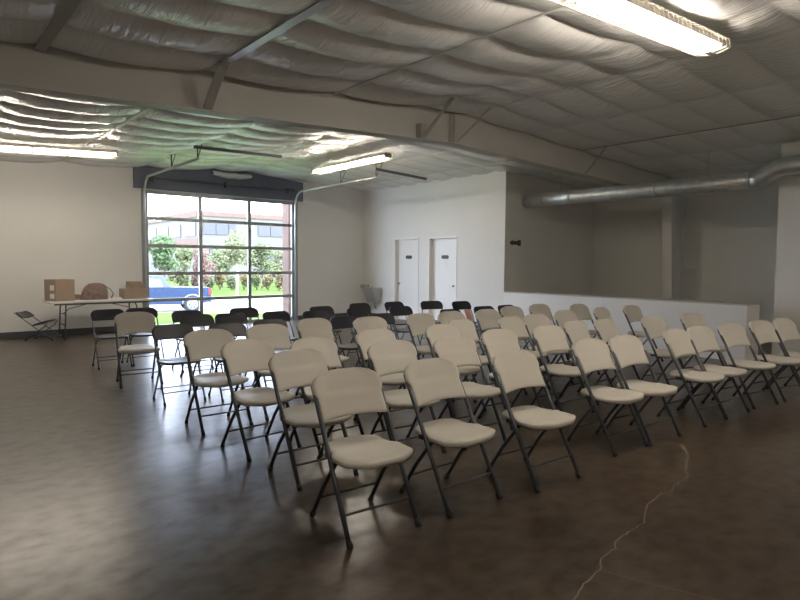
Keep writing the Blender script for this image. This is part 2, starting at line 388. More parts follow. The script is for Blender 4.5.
# tracks
def track(x,yend,label,cable=False):
    t=thing('door_track',label,'track',(x,YW,0),0,'curved door tracks')
    pts=[(0,-.04,.02),(0,-.04,2.9)]
    for k in range(9):
        a=k/8*PI/2; pts.append((0,-.04-.33*(1-math.cos(a)),2.95+.36*math.sin(a)))
    pts.append((0,yend-YW,3.32))
    MB().tube(pts,.026,8).build('track_rail',M['track'],t)
    for yy in ((yend-YW)+.02,(yend-YW)+1.35):
        b=MB(); ztop=roof(x)-.03
        b.tube([(0,yy,3.32),(0,yy,ztop-.02)],.013,4); b.tube([(0,yy,3.32),(-.0,yy-.22,ztop-.03)],.010,4); b.tube([(.0,yy-.24,ztop-.03),(.0,yy+.05,ztop-.03)],.012,4)
        b.build('hanger_bracket',M['angle'],t)
    return t
track(4.07,10.44,'galvanised overhead door track on the table side, curving up and back under the ceiling')
track(7.80,10.1,'galvanised overhead door track on the restroom side, hung from the ceiling')
for x0,x1,y,lb in ((3.99,5.72,10.46,'dark perforated angle bar under the ceiling at the end of the table-side door track'),(7.76,9.22,10.1,'dark perforated angle bar under the ceiling by the long lamp near the restrooms')):
    a=MB(); z0=3.52 if x0<5 else 3.50; z1=3.56 if x0<5 else 3.43
    a.add([(x0,y-.03,z0-.03),(x1,y-.03,z1-.03),(x1,y-.03,z1+.02),(x0,y-.03,z0+.02),(x0,y-.035,z0-.03),(x1,y-.035,z1-.03),(x1,y-.035,z1+.02),(x0,y-.035,z0+.02),(x0,y+.02,z0-.03),(x1,y+.02,z1-.03),(x0,y+.02,z0-.026),(x1,y+.02,z1-.026)],
          [(0,1,2,3),(7,6,5,4),(3,2,6,7),(0,4,5,1),(4,5,9,8),(10,11,5,4),(8,9,11,10)])
    tag(fix_normals(a.build('angle_bar',M['angle'])),lb,'bar','angle bars holding the door tracks')
# brick pier outside the opening
_d0=FW+RR*((288.6-400)/f); _d1=FW+RR*((301-400)/f); _y=YW+.62
struct(MB().box(_d0.x/_d0.y*_y,_d1.x/_d1.y*_y,_y,_y+.32,-.3,3.9).build('pier_brick',M['brick']))

# restroom doors
def rest_door(d,n,handle_low_y,plaque_col):
    o=struct(MB().box(XR+.10,XR+.135,d[0]+.025,d[1]-.025,.01,DH-.02).build('door_%d'%n,M['door']))
    fr=MB()
    for a,b in ((d[0]-.03,d[0]+.022),(d[1]-.022,d[1]+.03)): fr.box(XR-.012,XR+.139,a,b,0,DH+.03)
    fr.box(XR-.012,XR+.139,d[0]+.022,d[1]-.022,DH-.018,DH+.03); fr.build('door_frame',M['door'],o)
    yk=d[0]+.09 if handle_low_y else d[1]-.09
    k=MB(); k.disc((XR+.10,yk,.97),(-1,0,0),.032,.032,.012); k.tube([(XR+.09,yk,.97),(XR+.02,yk,.97)],.010,10)
    if handle_low_y: k.lathe((XR+.0,yk,.97),[(.012,.035),(.028,.02),(.03,.0),(.022,-.018),(.008,-.022)],16,'x')
    else: k.tube([(XR+.02,yk+.005,.97),(XR+.02,yk-.12,.97)],.010,10)
    k.build('door_handle',M['chrome'],o)
    ym=(d[0]+d[1])/2
    s=MB(); pts=[(ym+.12*sx*(1 if abs(sy)<.9 else .8),1.66+.045*sy) for sx,sy in ((1,-.5),(1,.5),(.9,1),(-.9,1),(-1,.5),(-1,-.5),(-.9,-1),(.9,-1))]
    s.add([(XR+.092,y,z) for y,z in pts]+[(XR+.0995,y,z) for y,z in pts],[tuple(range(8)),tuple(range(15,7,-1))]+[(i,(i+1)%8,(i+1)%8+8,i+8) for i in range(8)])
    tag(fix_normals(s.build('door_plaque',M['plaque'])),'small dark rounded plaque on the restroom door '+('nearer the drinking fountain' if n==2 else 'nearer the low wall'),'plaque','plaques on the restroom doors')
rest_door(D1,2,False,0); rest_door(D2,3,True,0)
tag(MB().box(XR+.096,XR+.0995,(D2[0]+D2[1])/2-.05,(D2[0]+D2[1])/2+.05,1.40,1.52).build('paper_notice',M['paper']),'small white notice stuck below the plaque on a restroom door','notice')
# arrow sign on recess wall
o=MB(); P=[(10.16,1.97),(10.26,2.035),(10.26,2.01),(10.42,2.01),(10.46,2.035),(10.54,2.035),(10.54,1.905),(10.46,1.905),(10.42,1.93),(10.26,1.93),(10.26,1.905)]
n=len(P); o.add([(x,YP-.012,z) for x,z in P]+[(x,YP,z) for x,z in P],[tuple(range(n)),tuple(range(2*n-1,n-1,-1))]+[(i,(i+1)%n,(i+1)%n+n,i+n) for i in range(n)])
tag(fix_normals(o.build('arrow_sign',M['signgreen'])),'small dark arrow sign on the grey recess wall, pointing to the restrooms','sign')

# drinking fountain
fo=thing('drinking_fountain','two-level stainless drinking fountain on the wall beside the corner','drinking fountain',(XR-.02,12.95,0))
b=MB(); b.add([(-.02,-.22,.42),(-.16,-.20,.42),(-.16,.20,.42),(-.02,.22,.42),(-.0,-.25,.80),(-.27,-.25,.80),(-.27,.25,.80),(-.0,.25,.80),(-.0,-.22,.42),(-.0,.22,.42)],
      [(8,1,2,9),(8,4,5,1),(1,5,6,2),(2,6,7,9),(4,7,6,5),(8,9,7,4)]); fix_normals(b.build('basin_body',M['steel'],fo))
MB().bbox(-.29,0,-.26,.26,.80,.835,.02).build('basin_rim',M['steel'],fo)
c=MB(); c.bbox(-.16,0,.265,.50,.79,.90,.02); c.build('side_basin',M['steel'],fo)
MB().tube([(-.1,.05,.835),(-.1,.05,.87),(-.16,.05,.88)],.012,8).build('spout',M['chrome'],fo)
MB().tube([(-.06,-.05,.42),(-.06,-.05,.30),(-.005,-.05,.24)],.016,8).build('drain_pipe',M['chrome'],fo)

# ------------------------------------------------------------------ duct
du=thing('round_duct','long round galvanised ventilation duct hung high along the recess','duct',(10.7,YP,2.90))
r=.146; w=MB(); segs=[0.0,-1.2,-2.4,-3.6,-4.62]
w.tube([(0,-.002,0)]+[(0,y,0) for y in (-1.2,-2.4,-3.6,-4.60)],r,28); w.build('straight_pipe',M['galv'],du)
w=MB()
for y in [i*-.155-.08 for i in range(29)]: w.tube([(0,y,0),(0,y-.008,0)],r+.0025,28)
w.build('spiral_seam',M['galv'],du)['kind']='thing'
w=MB(); w.tube([(0,-4.58,0),(0,-4.70,.01),(0,-4.80,.06),(0,-4.90,.13),(0,-5.02,.175),(0,-5.14,.18),(0,-5.45,.18)],r,28); w.build('elbow',M['galv'],du)
for y in (-1.2,-3.0,-4.58): MB().tube([(0,y+.02,0),(0,y-.02,0)],r+.007,28).build('coupling',M['galv'],du)
for y in (-.9,-3.9): MB().tube([(0,y,r),(0,y,.62)],.003,5).build('hanger_wire',M['brace'],du)
tag(MB().bbox(10.50,10.998,2.45,2.94,2.90,3.34,.015).build('air_unit',M['lampwhite']),'white box high on the side wall where the round duct ends','air unit')

# ------------------------------------------------------------------ ceiling lights
def lamp(x,y,z,length,rz,tilt,label):
    t=thing('ceiling_light',label,'light',(x,y,z)); t.rotation_euler=(0,-tilt,rz)
    L=length/2
    hs=MB(); hs.box(-L,L,-.078,.078,.0,.05)
    for xx in (-L,-.012,L-.024): hs.box(xx,xx+.024,-.085,.085,-.045,.002)
    hs.build('housing',M['lampwhite'],t)
    for a,b in ((-L+.03,-.02),(.02,L-.03)):
        for s in (-1,1):
            MB().tube([(a,s*.052,-.024),(b,s*.052,-.024)],.016,10).build('lamp_tube',M['tube'],t)
    g=MB()
    n=int(length/.075)
    for k in range(n+1):
        xx=-L+length*k/n; g.tube([(xx,-.055,.05),(xx,-.14,.03),(xx,-.15,-.05),(xx,-.03,-.075)],.003,4); g.tube([(xx,.03,-.075),(xx,.15,-.05),(xx,.14,.03),(xx,.055,.05)],.003,4)
    for yy,zz in ((-.14,.03),(-.15,-.05),(-.03,-.075),(.03,-.075),(.15,-.05),(.14,.03)): g.tube([(-L,yy,zz),(L,yy,zz)],.0028,4)
    g.build('wire_guard',M['guard'],t)
    for xx in (-L*.6,L*.6): MB().tube([(xx,0,.05),(xx,0,roof(x)-z)],.004,5).build('hanger_rod',M['brace'],t)
    return t
lamp(4.52,2.42,3.435,2.44,0,.055,'long fluorescent fixture with wire guard glowing over the front rows')
lamp(1.60,10.83,3.235,2.44,0,.055,'long fluorescent fixture near the table wall, joined in two sections')
lamp(6.78,9.66,3.44,2.44,PI/2,0,'fluorescent fixture hanging between the door tracks')
lamp(1.2,-1.6,3.30,2.44,0,.055,'added long fluorescent fixture, unseen behind the viewer, brightening the table side of the hall')  # added out of view to brighten the front of the hall
lamp(8.0,-1.0,3.46,2.44,0,-.045,'added long fluorescent fixture, unseen behind the viewer, brightening the duct side of the hall')  # second added fixture, also unseen, lifts the light on the duct side

# ------------------------------------------------------------------ chairs
def rot_pt(a,b,c): return (a,b,c)
def tube_y(z): return -.236+(.461/.86)*z      # side line of the front leg and upright
def cream_chair():
    t=thing('folding_chair','cream','chair')
    for s in (-1,1):
        lg=MB(); lg.tube([(s*.227,tube_y(.012),.012),(s*.225,tube_y(.40),.40),(s*.225,tube_y(.50)-.003,.50),(s*.224,tube_y(.79),.79)],.0138,9)
        lg=lg.build('leg',M['frame'],t)
        MB().tube([(s*.227,tube_y(0)-.002,0),(s*.227,tube_y(.035),.035)],.0175,8).build('foot_cap',M['rubber'],lg)
    for s in (-1,1):
        lg=MB(); lg.tube([(s*.198,-.075,.425),(s*.200,-.03,.385),(s*.204,.10,.22),(s*.206,.231,.012)],.0128,8)
        lg=lg.build('leg',M['frame'],t)
        MB().tube([(s*.205,.236,0),(s*.205,.216,.035)],.0155,8).build('foot_cap',M['rubber'],lg)
    z=.145; MB().tube([(-.222,tube_y(z),z),(.222,tube_y(z),z)],.0075,7).build('crossbar',M['frame'],t)
    MB().tube([(-.204,.152,.14),(.204,.152,.14)],.0075,7).build('crossbar',M['frame'],t)
    for s in (-1,1):
        MB().box(s*.203-.006,s*.203+.006,-.15,.07,.400,.428).build('seat_bracket',M['frame'],t)
    # seat: outline, contoured top, waterfall front
    def halfw(y):
        if y>.0:  # between uprights, rounded rear
            u=(y-.0)/.17; w=.198-.012*u; 
            if u>.72: w*=math.sqrt(max(0,1-((u-.72)/.30)**2))
            return w
        u=-y/.255; w=.198+.032*min(1,u/.16)
        if u>.62: w*=math.sqrt(max(0,1-((u-.62)/.40)**2))*.98+.02
        return w
    N=26; Kx=16; top=[];bot=[];vs=[]
    ysl=[.168-(.168+.252)*(1-math.cos(PI*j/N))/2 for j in range(N+1)]
    def topz(x,y):
        a=abs(x)/.23
        z=.450-.010*(1-a*a)*math.exp(-((y-.03)/.10)**2)
        z+=.010*max(0,(y-.07)/.10)*(1-.3*a)
        if y<-.20: z-=.016*((-.20-y)/.055)**2
        if y<-.05: z-=.004*a*a
        return z
    for j,y in enumerate(ysl):
        for i in range(Kx+1):
            s=-math.cos(PI*i/Kx); x=s*halfw(y); e=max(0,(abs(s)-.86)/.14); vs.append((x,y,topz(x,y)-.010*e*e))
    nb=len(vs)
    for j,y in enumerate(ysl):
        for i in range(Kx+1):
            s=-math.cos(PI*i/Kx); x=s*halfw(y)*.985; vs.append((x,y*.99,min(topz(x,y)-.024,.422)-.012*(1 if abs(s)>.9 or j in(0,1,N-1,N) else 0)))
    q=lambda j,i,b=0:b*nb+j*(Kx+1)+i
    fs=[]
    for j in range(N):
        for i in range(Kx):
            fs.append((q(j,i),q(j+1,i),q(j+1,i+1),q(j,i+1))); fs.append((q(j,i,1),q(j,i+1,1),q(j+1,i+1,1),q(j+1,i,1)))
        fs.append((q(j,0),q(j,0,1),q(j+1,0,1),q(j+1,0))); fs.append((q(j,Kx),q(j+1,Kx),q(j+1,Kx,1),q(j,Kx,1)))
    for i in range(Kx):
        fs.append((q(0,i),q(0,i+1),q(0,i+1,1),q(0,i,1))); fs.append((q(N,i),q(N,i,1),q(N,i+1,1),q(N,i+1)))
    sm=MB(); sm.add(vs,fs,True); fix_normals(sm.build('seat',M['cream'],t))
    # backrest: wraps the uprights at its shoulders, curved across
    sm=MB(); N=24; Kx=20; h0,h1=.602,.862
    def bw(u):
        k=min(max((u-.46)/.10,0),1); w=.217+.020*k*k*(3-2*k)
        if u>.62: w*=max(0,1-((u-.62)/.383)**2.9)**.46
        return max(w,.004)
    def bp(s,u,side):
        w=bw(u); x=s*w; z=h0+(h1-h0)*u
        if u<.25: z+= .012*(1-(x/.2)**2)*(1-u/.25)
        k=min(max((u-.44)/.14,0),1); k=k*k*(3-2*k)
        yc=tube_y(z)-.017+.012*k+.016*(1-(x/.23)**2)
        th=.008+.008*k*max(0,(abs(s)-.6)/.4)+.004*k
        e=1-max(0,(abs(s)-.93)/.07)**2*.6
        eu=1-max(0,(u-.95)/.05)**2*.6 if u>.95 else (1-max(0,(.04-u)/.04)**2*.5)
        return (x,yc+side*th*e*eu,z-side*th*e*eu*.5)
    vs=[]
    for sd in (-1,1):
        for j in range(N+1):
            for i in range(Kx+1): vs.append(bp(-math.cos(PI*i/Kx),1-(1-j/N)**1.35,sd))
    nb=(N+1)*(Kx+1); fs=[]
    for j in range(N):
        for i in range(Kx):
            fs.append((q(j,i),q(j,i+1),q(j+1,i+1),q(j+1,i))) ; fs.append((nb+j*(Kx+1)+i,nb+(j+1)*(Kx+1)+i,nb+(j+1)*(Kx+1)+i+1,nb+j*(Kx+1)+i+1))
        for i in (0,Kx):
            a=j*(Kx+1)+i; b=(j+1)*(Kx+1)+i; fs.append((a,b,b+nb,a+nb))
    for i in range(Kx):
        fs.append((i,i+1,i+1+nb,i+nb)); a=N*(Kx+1)+i; fs.append((a,a+1,a+1+nb,a+nb))
    fs=[f_ for f_ in fs if len(set(f_))==4]
    sm.add(vs,fs,True); fix_normals(sm.build('backrest',M['cream'],t))
    return t
# black chairs: thin tube frame, shallow back, oval seat
def black_chair(name='folding_chair',recline=0,seat_tilt=0):
    t=thing(name,'black','chair')
    def sy(z): return -.20+.37/.80*z
    for s in (-1,1):
        lg=MB(); lg.tube([(s*.215,sy(.01),.01),(s*.213,sy(.45),.45),(s*.21,sy(.76),.765)],.0095,7); lg=lg.build('leg',M['bframe'],t)
        MB().tube([(s*.215,sy(0)-.001,0),(s*.215,sy(.03),.03)],.0135,8).build('foot_cap',M['rubber'],lg)
    for s in (-1,1):
        lg=MB(); lg.tube([(s*.19,-.13,.432),(s*.19,-.06,.41),(s*.192,0.0,.355),(s*.194,.06,.26),(s*.195,.199,.01)],.0095,7); lg=lg.build('leg',M['bframe'],t)
        MB().tube([(s*.195,.204,0),(s*.195,.190,.03)],.0135,8).build('foot_cap',M['rubber'],lg)
    MB().tube([(-.214,sy(.12),.12),(.214,sy(.12),.12)],.006,6).build('crossbar',M['bframe'],t)
    MB().tube([(-.195,.138,.12),(.195,.138,.12)],.006,6).build('crossbar',M['bframe'],t)
    # seat
    sm=MB(); N=32; out=[]
    for k in range(N):
        a=2*PI*k/N; c,s=math.cos(a),math.sin(a); x=.212*math.copysign(abs(c)**.62,c); y=-.02+.195*math.copysign(abs(s)**.62,s); out.append((x,y))
    rings=[(0.0,.432,1),(.55,.434,1),(.86,.441,1),(1.0,.436,1),(1.0,.420,1),(.9,.414,1),(0,.414,1)]
    vs=[]
    for r_,z,_ in rings:
        for x,y in out: vs.append((x*r_,-.02+(y+.02)*r_,z+(.006 if y>.1 and r_>.5 else 0)))
    fs=[(j*N+k,j*N+(k+1)%N,(j+1)*N+(k+1)%N,(j+1)*N+k) for j in range(len(rings)-1) for k in range(N)]
    sm.add(vs,fs,True); o=sm.build('seat',M['blackpl'],t); fix_normals(o)
    # backrest
    sm=MB(); N=14; Kx=16; nb=(N+1)*(Kx+1); vs=[]
    def bp(s,u,sd):
        w=.228
        if u>.5: w=.228-.075+.075*math.sqrt(max(0,1-((u-.5)/.5)**2))
        if u<.3: w*=1-.10*((.3-u)/.3)**2
        w=max(w,.02); x=s*w; z=.655+.147*u; y=sy(z)+.030*(1-(x/.22)**2)-.010; e=1-max(0,(abs(s)-.9)/.1)**2*.7
        return (x,y+sd*.013*e,z-sd*.004*e)
    for sd in (-1,1):
        for j in range(N+1):
            for i in range(Kx+1): vs.append(bp(-math.cos(PI*i/Kx),1-(1-j/N)**1.4,sd))
    fs=[]
    for j in range(N):
        for i in range(Kx):
            a=j*(Kx+1)+i; fs.append((a,a+1,a+Kx+2,a+Kx+1)); fs.append((nb+a,nb+a+Kx+1,nb+a+Kx+2,nb+a+1))
        for i in (0,Kx):
            a=j*(Kx+1)+i; b=a+Kx+1; fs.append((a,b,b+nb,a+nb))
    for i in range(Kx): fs.append((i,i+1,i+1+nb,i+nb)); a=N*(Kx+1)+i; fs.append((a,a+1,a+1+nb,a+nb))
    sm.add(vs,fs,True); fix_normals(sm.build('backrest',M['blackpl'],t))
    return t
cr=[ # rows of cream chairs: (x,y,deg)
 ('front row',[(2.0, 2.704, -4.1), (2.663, 2.661, 0.2), (3.393, 2.558, -1.8), (4.475, 2.623, -3.1), (4.968, 2.579, -3.9), (5.906, 2.554, -1.0), (6.41, 2.542, -5.0), (7.068, 2.496, -9.3), (7.695, 2.401, -9.3), (8.204, 2.326, -9.4)]),
 ('second row',[(2.185, 3.571, -0.7), (3.04, 3.557, -4.6), (3.669, 3.46, -5.4), (4.423, 3.593, -3.9), (5.126, 3.527, -4.4), (5.87, 3.68, 4.5), (6.36, 3.6, 3.0), (7.131, 3.421, -4.6), (8.06, 3.36, -11.0)]),
 ('third row',[(2.165, 4.33, 4.0), (2.657, 4.104, 4.1), (3.472, 4.313, 1.1), (4.309, 4.261, -2.5), (4.91, 4.564, 4.3), (5.676, 4.456, 1.2), (6.197, 4.491, -5.4), (7.048, 4.638, -4.3), (8.016, 4.649, 5.7), (8.837, 4.628, -2.3)]),
 ('fourth row',[(2.176, 5.192, -0.2), (2.844, 5.309, -0.1), (3.584, 5.598, 3.8), (4.197, 5.377, -2.8), (5.012, 5.385, 0.2), (5.592, 5.426, -3.5), (6.262, 5.374, -2.7), (7.034, 5.576, -3.2), (7.798, 5.642, -4.2), (8.393, 5.293, -0.6)]),
]
ordn=['first','second','third','fourth','fifth','sixth','seventh','eighth','ninth','tenth']
proto=None
for rn,lst in cr:
    for i,(x,y,a) in enumerate(lst):
        if proto is None: o=proto=cream_chair()
        else: o=copy_tree(proto)
        o.location=(x,y,0); o.rotation_euler=(0,0,math.radians(a))
        if i==0: p='at the open-floor end of the '+rn
        elif i==len(lst)-1: p='at the low-wall end of the '+rn
        else: p=ordn[i]+' from the open-floor end of the '+rn
        tag(o,'cream folding chair '+p,'chair','cream folding chairs in rows')
o=copy_tree(proto); o.location=(2.18,7.60,0); o.rotation_euler=(0,0,math.radians(-6.7))
tag(o,'lone cream folding chair standing among the black chairs near the table','chair','cream folding chairs in rows')
kr=[('first black row',[(2.25,6.41,.9),(2.79,6.21,1.2),(3.4,6.37,.1),(4.37,6.17,5.1),(5.03,6.26,-.5),(6.4,6.28,0),(7.28,6.4,-4.9),(7.85,6.39,1)]),
    ('second black row',[(2.93,7.49,.1),(3.38,7.45,-.9),(4.05,7.4,6.5),(4.54,7.15,.1),(5.4,7.29,.3),(6.14,7.17,-3.5),(7.9,7.52,-3.8)]),
    ('third black row',[(3.07,8.19,3.7),(3.94,8.25,-3.5),(5.09,7.86,2.4),(6.03,8.12,2.3),(6.78,8.1,2.1),(7.46,7.89,-15.7)]),
    ('black pair standing closest to the table',[(2.235,9.04,.7),(2.70,9.06,.3)])]
bp_=None
for rn,lst in kr:
    for i,(x,y,a) in enumerate(lst):
        if bp_ is None: o=bp_=black_chair()
        else: o=copy_tree(bp_)
        o.location=(x,y,0); o.rotation_euler=(0,0,math.radians(a))
        if len(lst)==2: lb='black folding chair closest to the table, '+('on its open-floor side' if i==0 else 'behind the lone cream chair')
        elif i==0: lb='black folding chair at the open-floor end of the '+rn
        elif i==len(lst)-1: lb='black folding chair at the restroom end of the '+rn
        else: lb='black folding chair '+ordn[i]+' from the open-floor end of the '+rn
        tag(o,lb,'chair','black folding chairs in the back rows')
# pink sheet on a black chair seat
o=MB(); o.grid(lambda a,b:(.02+.15*a,-.02+.10*b+.006*math.sin(a*3),.452+.20*b),6,6)
o=o.build('pink_sheet',M['pink']); o.location=(7.9,7.52,0); o.rotation_euler=(0,0,math.radians(-3.8)); o.modifiers.new('thick','SOLIDIFY').thickness=.002
tag(o,'sheet of pink paper propped on a black chair seat near the restrooms','paper')

# ------------------------------------------------------------------ table and things on it
TX0,TX1,TY0,TY1,TZ=2.03,3.90,12.45,13.2,.74
t=thing('folding_table','long white plastic folding table standing against the window wall','table',((TX0+TX1)/2,(TY0+TY1)/2,0))
L=(TX1-TX0)/2; Wd=(TY1-TY0)/2
MB().bbox(-L,L,-Wd,Wd,TZ-.045,TZ,.03).build('tabletop',M['tabletop'],t)
for s in (-1,1):
    x=s*(L-.30)
    for yy in (-.26,.26):
        MB().tube([(x-s*.02,yy*.7,TZ-.05),(x+s*.0,yy,.60),(x+s*.03,yy,.0)],.0135,8).build('leg',M['bframe'],t)
    MB().tube([(x+s*.015,-.26,.28),(x+s*.015,.26,.28)],.011,7).build('crossbar',M['bframe'],t)
    MB().tube([(x+s*.0,0,.48),(x-s*.10,0,.57),(x-s*.56,0,TZ-.05)],.009,6).build('leg_brace',M['bframe'],t)
    MB().tube([(x+s*.0,-.26,.48),(x+s*.0,.26,.48)],.009,6).build('crossbar',M['bframe'],t)
MB().box(-L+.1,L-.1,-Wd+.03,-Wd+.055,TZ-.075,TZ-.045).build('rail',M['bframe'],t)
def carton(name,label,x0,x1,y0,y1,z0,z1,flaps=False,group=None,rz=0):
    c=thing(name,label,'box',((x0+x1)/2,(y0+y1)/2,z0),rz,group); a,b,h=(x1-x0)/2,(y1-y0)/2,z1-z0
    MB().bbox(-a,a,-b,b,0,h,.006).build('carton_body',M['card'],c)
    MB().box(-.025,.025,-b-.001,b+.001,h-.0,h+.0012).build('packing_tape',M['tape'],c)
    MB().box(-a,a,-.0015,.0015,h,h+.0018).build('flap_seam',M['bag'],c)
    return c
bb=carton('cardboard_box','large closed cardboard box on the end of the table, two white shipping labels',2.07,2.44,12.50,12.86,TZ+.001,TZ+.405,rz=.38)
for z0,z1 in ((.05,.14),(.20,.30)): MB().box(-.187,-.1853,-.13,-.0,z0,z1).build('shipping_label',M['paper'],bb)
carton('cardboard_box','low flat cardboard box on the table between the big carton and the brown bag',2.52,2.64,12.82,13.1,TZ+.001,TZ+.10)
carton('cardboard_box','wide brown box at the far end of the table, bottom of the stack',3.37,3.82,12.58,12.95,TZ+.001,TZ+.20)
carton('cardboard_box','small brown box, middle of the stack at the far end of the table',3.49,3.745,12.62,12.90,TZ+.201,TZ+.285,rz=.05)
carton('cardboard_box','thin brown box on the very top of the stack at the table end',3.48,3.735,12.62,12.88,TZ+.286,TZ+.345,rz=-.06)
# bag: slumped brown backpack
bg=thing('backpack','slumped brown backpack with a strap resting on the middle of the table','bag',(2.87,12.78,TZ))
def bagf(a,b):
    th=a*2*PI; ph=b*PI/2; c,s=math.cos(th),math.sin(th); k=math.cos(ph)**.55*(1+.08*(1-b))
    x=.235*c*k; y=.14*s*k; z=.32*math.sin(ph)**1.0; x+=.03*math.sin(ph); n=.012*(vnoise(c*3+5,b*6+s*3,9)-.5)
    return (x*(1+n*3)+n,y*(1+n*3),max(0.001,z+n*(b>.1)))
b=MB(); b.grid(bagf,36,16); b.build('bag_body',M['bag'],bg)
p=MB(); p.grid(lambda a,b:( -.13+.26*a, -.118-.045*math.sin(PI*a)**.5*math.sin(PI*b)**.5, .04+.15*b),14,8); p.build('front_pocket',M['bag'],bg)
MB().tube([(.06,-.02,.30),(.18,-.05,.27),(.29,-.06,.19),(.34,-.05,.10),(.30,-.03,.02)],.018,6,flat=.5).build('shoulder_strap',M['bag'],bg)
# crumpled white sheet beside bag
def cr_(a,b): return (-.09+.18*a,-.08+.16*b,.004+.10*vnoise(a*3,b*3,5)*math.sin(PI*a)*math.sin(PI*b)+.012*vnoise(a*9,b*9,6))
o=MB(); o.grid(cr_,12,12); o=o.build('crumpled_sheet',M['paper']); o.location=(3.27,12.74,TZ)
tag(o,'crumpled white sheet beside the backpack on the table','paper')

# half-folded black chair by the table
_q=at(57,11.15); _a=math.radians(-38)
hc=thing('folding_chair','black folding chair left half-folded on the floor at the end of the table','chair',(_q.x-.335*math.cos(_a),_q.y-.335*math.sin(_a),0),_a,'black folding chairs in the back rows'); hc.scale=(.88,.88,.88)
# local: front toward +x ; y across
def sidept(u): return Vector((.38-.78*u,0,.012+.585*u))
for s in (-1,1):
    lg=MB(); lg.tube([Vector((0,s*.205,0))+sidept(v) for v in (0,.5,1)],.0095,7); lg=lg.build('leg',M['bframe'],hc)
    MB().tube([(.385,s*.205,.010),(.350,s*.205,.035)],.013,8).build('foot_cap',M['rubber'],lg)
for s in (-1,1):
    lg=MB(); lg.tube([(.28,s*.188,.42),(.22,s*.188,.31),(.02,s*.188,.18),(-.20,s*.188,.012)],.0095,7); lg=lg.build('leg',M['bframe'],hc)
    MB().tube([(-.205,s*.188,.010),(-.165,s*.188,.038)],.013,8).build('foot_cap',M['rubber'],lg)
MB().tube([(.30,-.205,.072),(.30,.205,.072)],.006,6).build('crossbar',M['bframe'],hc)
MB().tube([(-.12,-.188,.07),(-.12,.188,.07)],.006,6).build('crossbar',M['bframe'],hc)
sm=MB(); N=28; vs=[]
for r_,z in ((0,.0),(.9,.008),(1,.0),(1,-.018),(.9,-.024),(0,-.024)):
    for k in range(N):
        a=2*PI*k/N; c,s=math.cos(a),math.sin(a); x=.20*math.copysign(abs(c)**.62,c)*r_; y=.205*math.copysign(abs(s)**.62,s)*r_
        vs.append((.10+x*math.cos(.30)-z*math.sin(.30),y,.385+x*math.sin(.30)+z*math.cos(.30)))
sm.add(vs,[(j*N+k,j*N+(k+1)%N,(j+1)*N+(k+1)%N,(j+1)*N+k) for j in range(5) for k in range(N)],True); fix_normals(sm.build('seat',M['blackpl'],hc))
sm=MB(); vs=[]; N=10;Kx=12; nb=(N+1)*(Kx+1)
for sd in (-1,1):
    for j in range(N+1):
        for i in range(Kx+1):
            u=j/N; s=-math.cos(PI*i/Kx); w=.215*(1-.25*max(0,(u-.5)/.5)**2); p=sidept(.80+.20*u); y=s*w; bow=.03*(1-(y/.21)**2)
            n=Vector((-.60,0,-.80)); q=p+Vector((0,y,0))+n*(bow+sd*.011-.024); vs.append(q)
fs=[]
for j in range(N):
    for i in range(Kx):
        a=j*(Kx+1)+i; fs.append((a,a+1,a+Kx+2,a+Kx+1)); fs.append((nb+a,nb+a+Kx+1,nb+a+Kx+2,nb+a+1))
    for i in (0,Kx):
        a=j*(Kx+1)+i; b=a+Kx+1; fs.append((a,b,b+nb,a+nb))
for i in range(Kx): fs.append((i,i+1,i+1+nb,i+nb)); a=N*(Kx+1)+i; fs.append((a,a+1,a+1+nb,a+nb))
sm.add(vs,fs,True); fix_normals(sm.build('backrest',M['blackpl'],hc))

# ------------------------------------------------------------------ outside
# ground strips follow the distance from the door wall
def gz(D):
    P=[(0,-.03),(13.6,-.03),(16,-.15),(24,-.70),(30,-1.05),(40,-1.05),(46,-.9),(60,-.9),(140,-.6)]
    for (a,za),(b,zb2) in zip(P,P[1:]):
        if D<=b: return za+(zb2-za)*(D-a)/(b-a)
    return P[-1][1]
def strip(name,D0,D1,m,u0=-250,u1=700,dz=0.0,n=6):
    o=MB()
    def fn(a,b):
        D=D0+(D1-D0)*b; u=u0+(u1-u0)*a; p=at(u,D); return (p.x,max(p.y,YW+.22),gz(D)+dz)
    o.grid(fn,12,n); o=o.build(name,M[m]); return struct(o)
strip('ground_grass',13.0,28.5,'grass',-400,900,n=10)
strip('ground_lot',28.5,42.5,'lot',-250,700,n=6)
strip('ground_lawn',42.5,140,'grass',-250,700,n=14)
# building
P0=at(199,70);PL=P0+(at(160,81)-P0)*2.6;PR=P0+(at(288,77)-P0)*2.2
def facade(pa,pb,z0,z1,m,th=.3,name='facade_wall',par=None):
    d=(pb-pa).normalized(); n=Vector((-d.y,d.x,0)); 
    if n.dot(pa)<0: n=-n
    o=MB(); vs=[]
    for z in (z0,z1):
        for q in (pa,pb,pb+n*th,pa+n*th): vs.append((q.x,q.y,z))
    o.add(vs,[(0,3,2,1),(4,5,6,7),(0,1,5,4),(1,2,6,5),(2,3,7,6),(3,0,4,7)]); return fix_normals(o.build(name,M[m],par))
bl=thing('office_building','pale two-storey office building with brick parapet beyond the parking lot','building',(P0.x,P0.y,0))
bl.location=(0,0,0)
facade(P0,PL,-1,7.45,'cream_wall',6,par=bl); facade(P0,PR,-1,7.40,'cream_wall',6,par=bl)
def onface(pa,pb,u):  # where the bearing of column u meets the wall line
    d=FW+RR*((u-400)/f); dx,dy=d.x,d.y; ex,ey=pb.x-pa.x,pb.y-pa.y
    t=(pa.x*ey-pa.y*ex)/(dx*ey-dy*ex); return Vector((dx*t,dy*t,0))
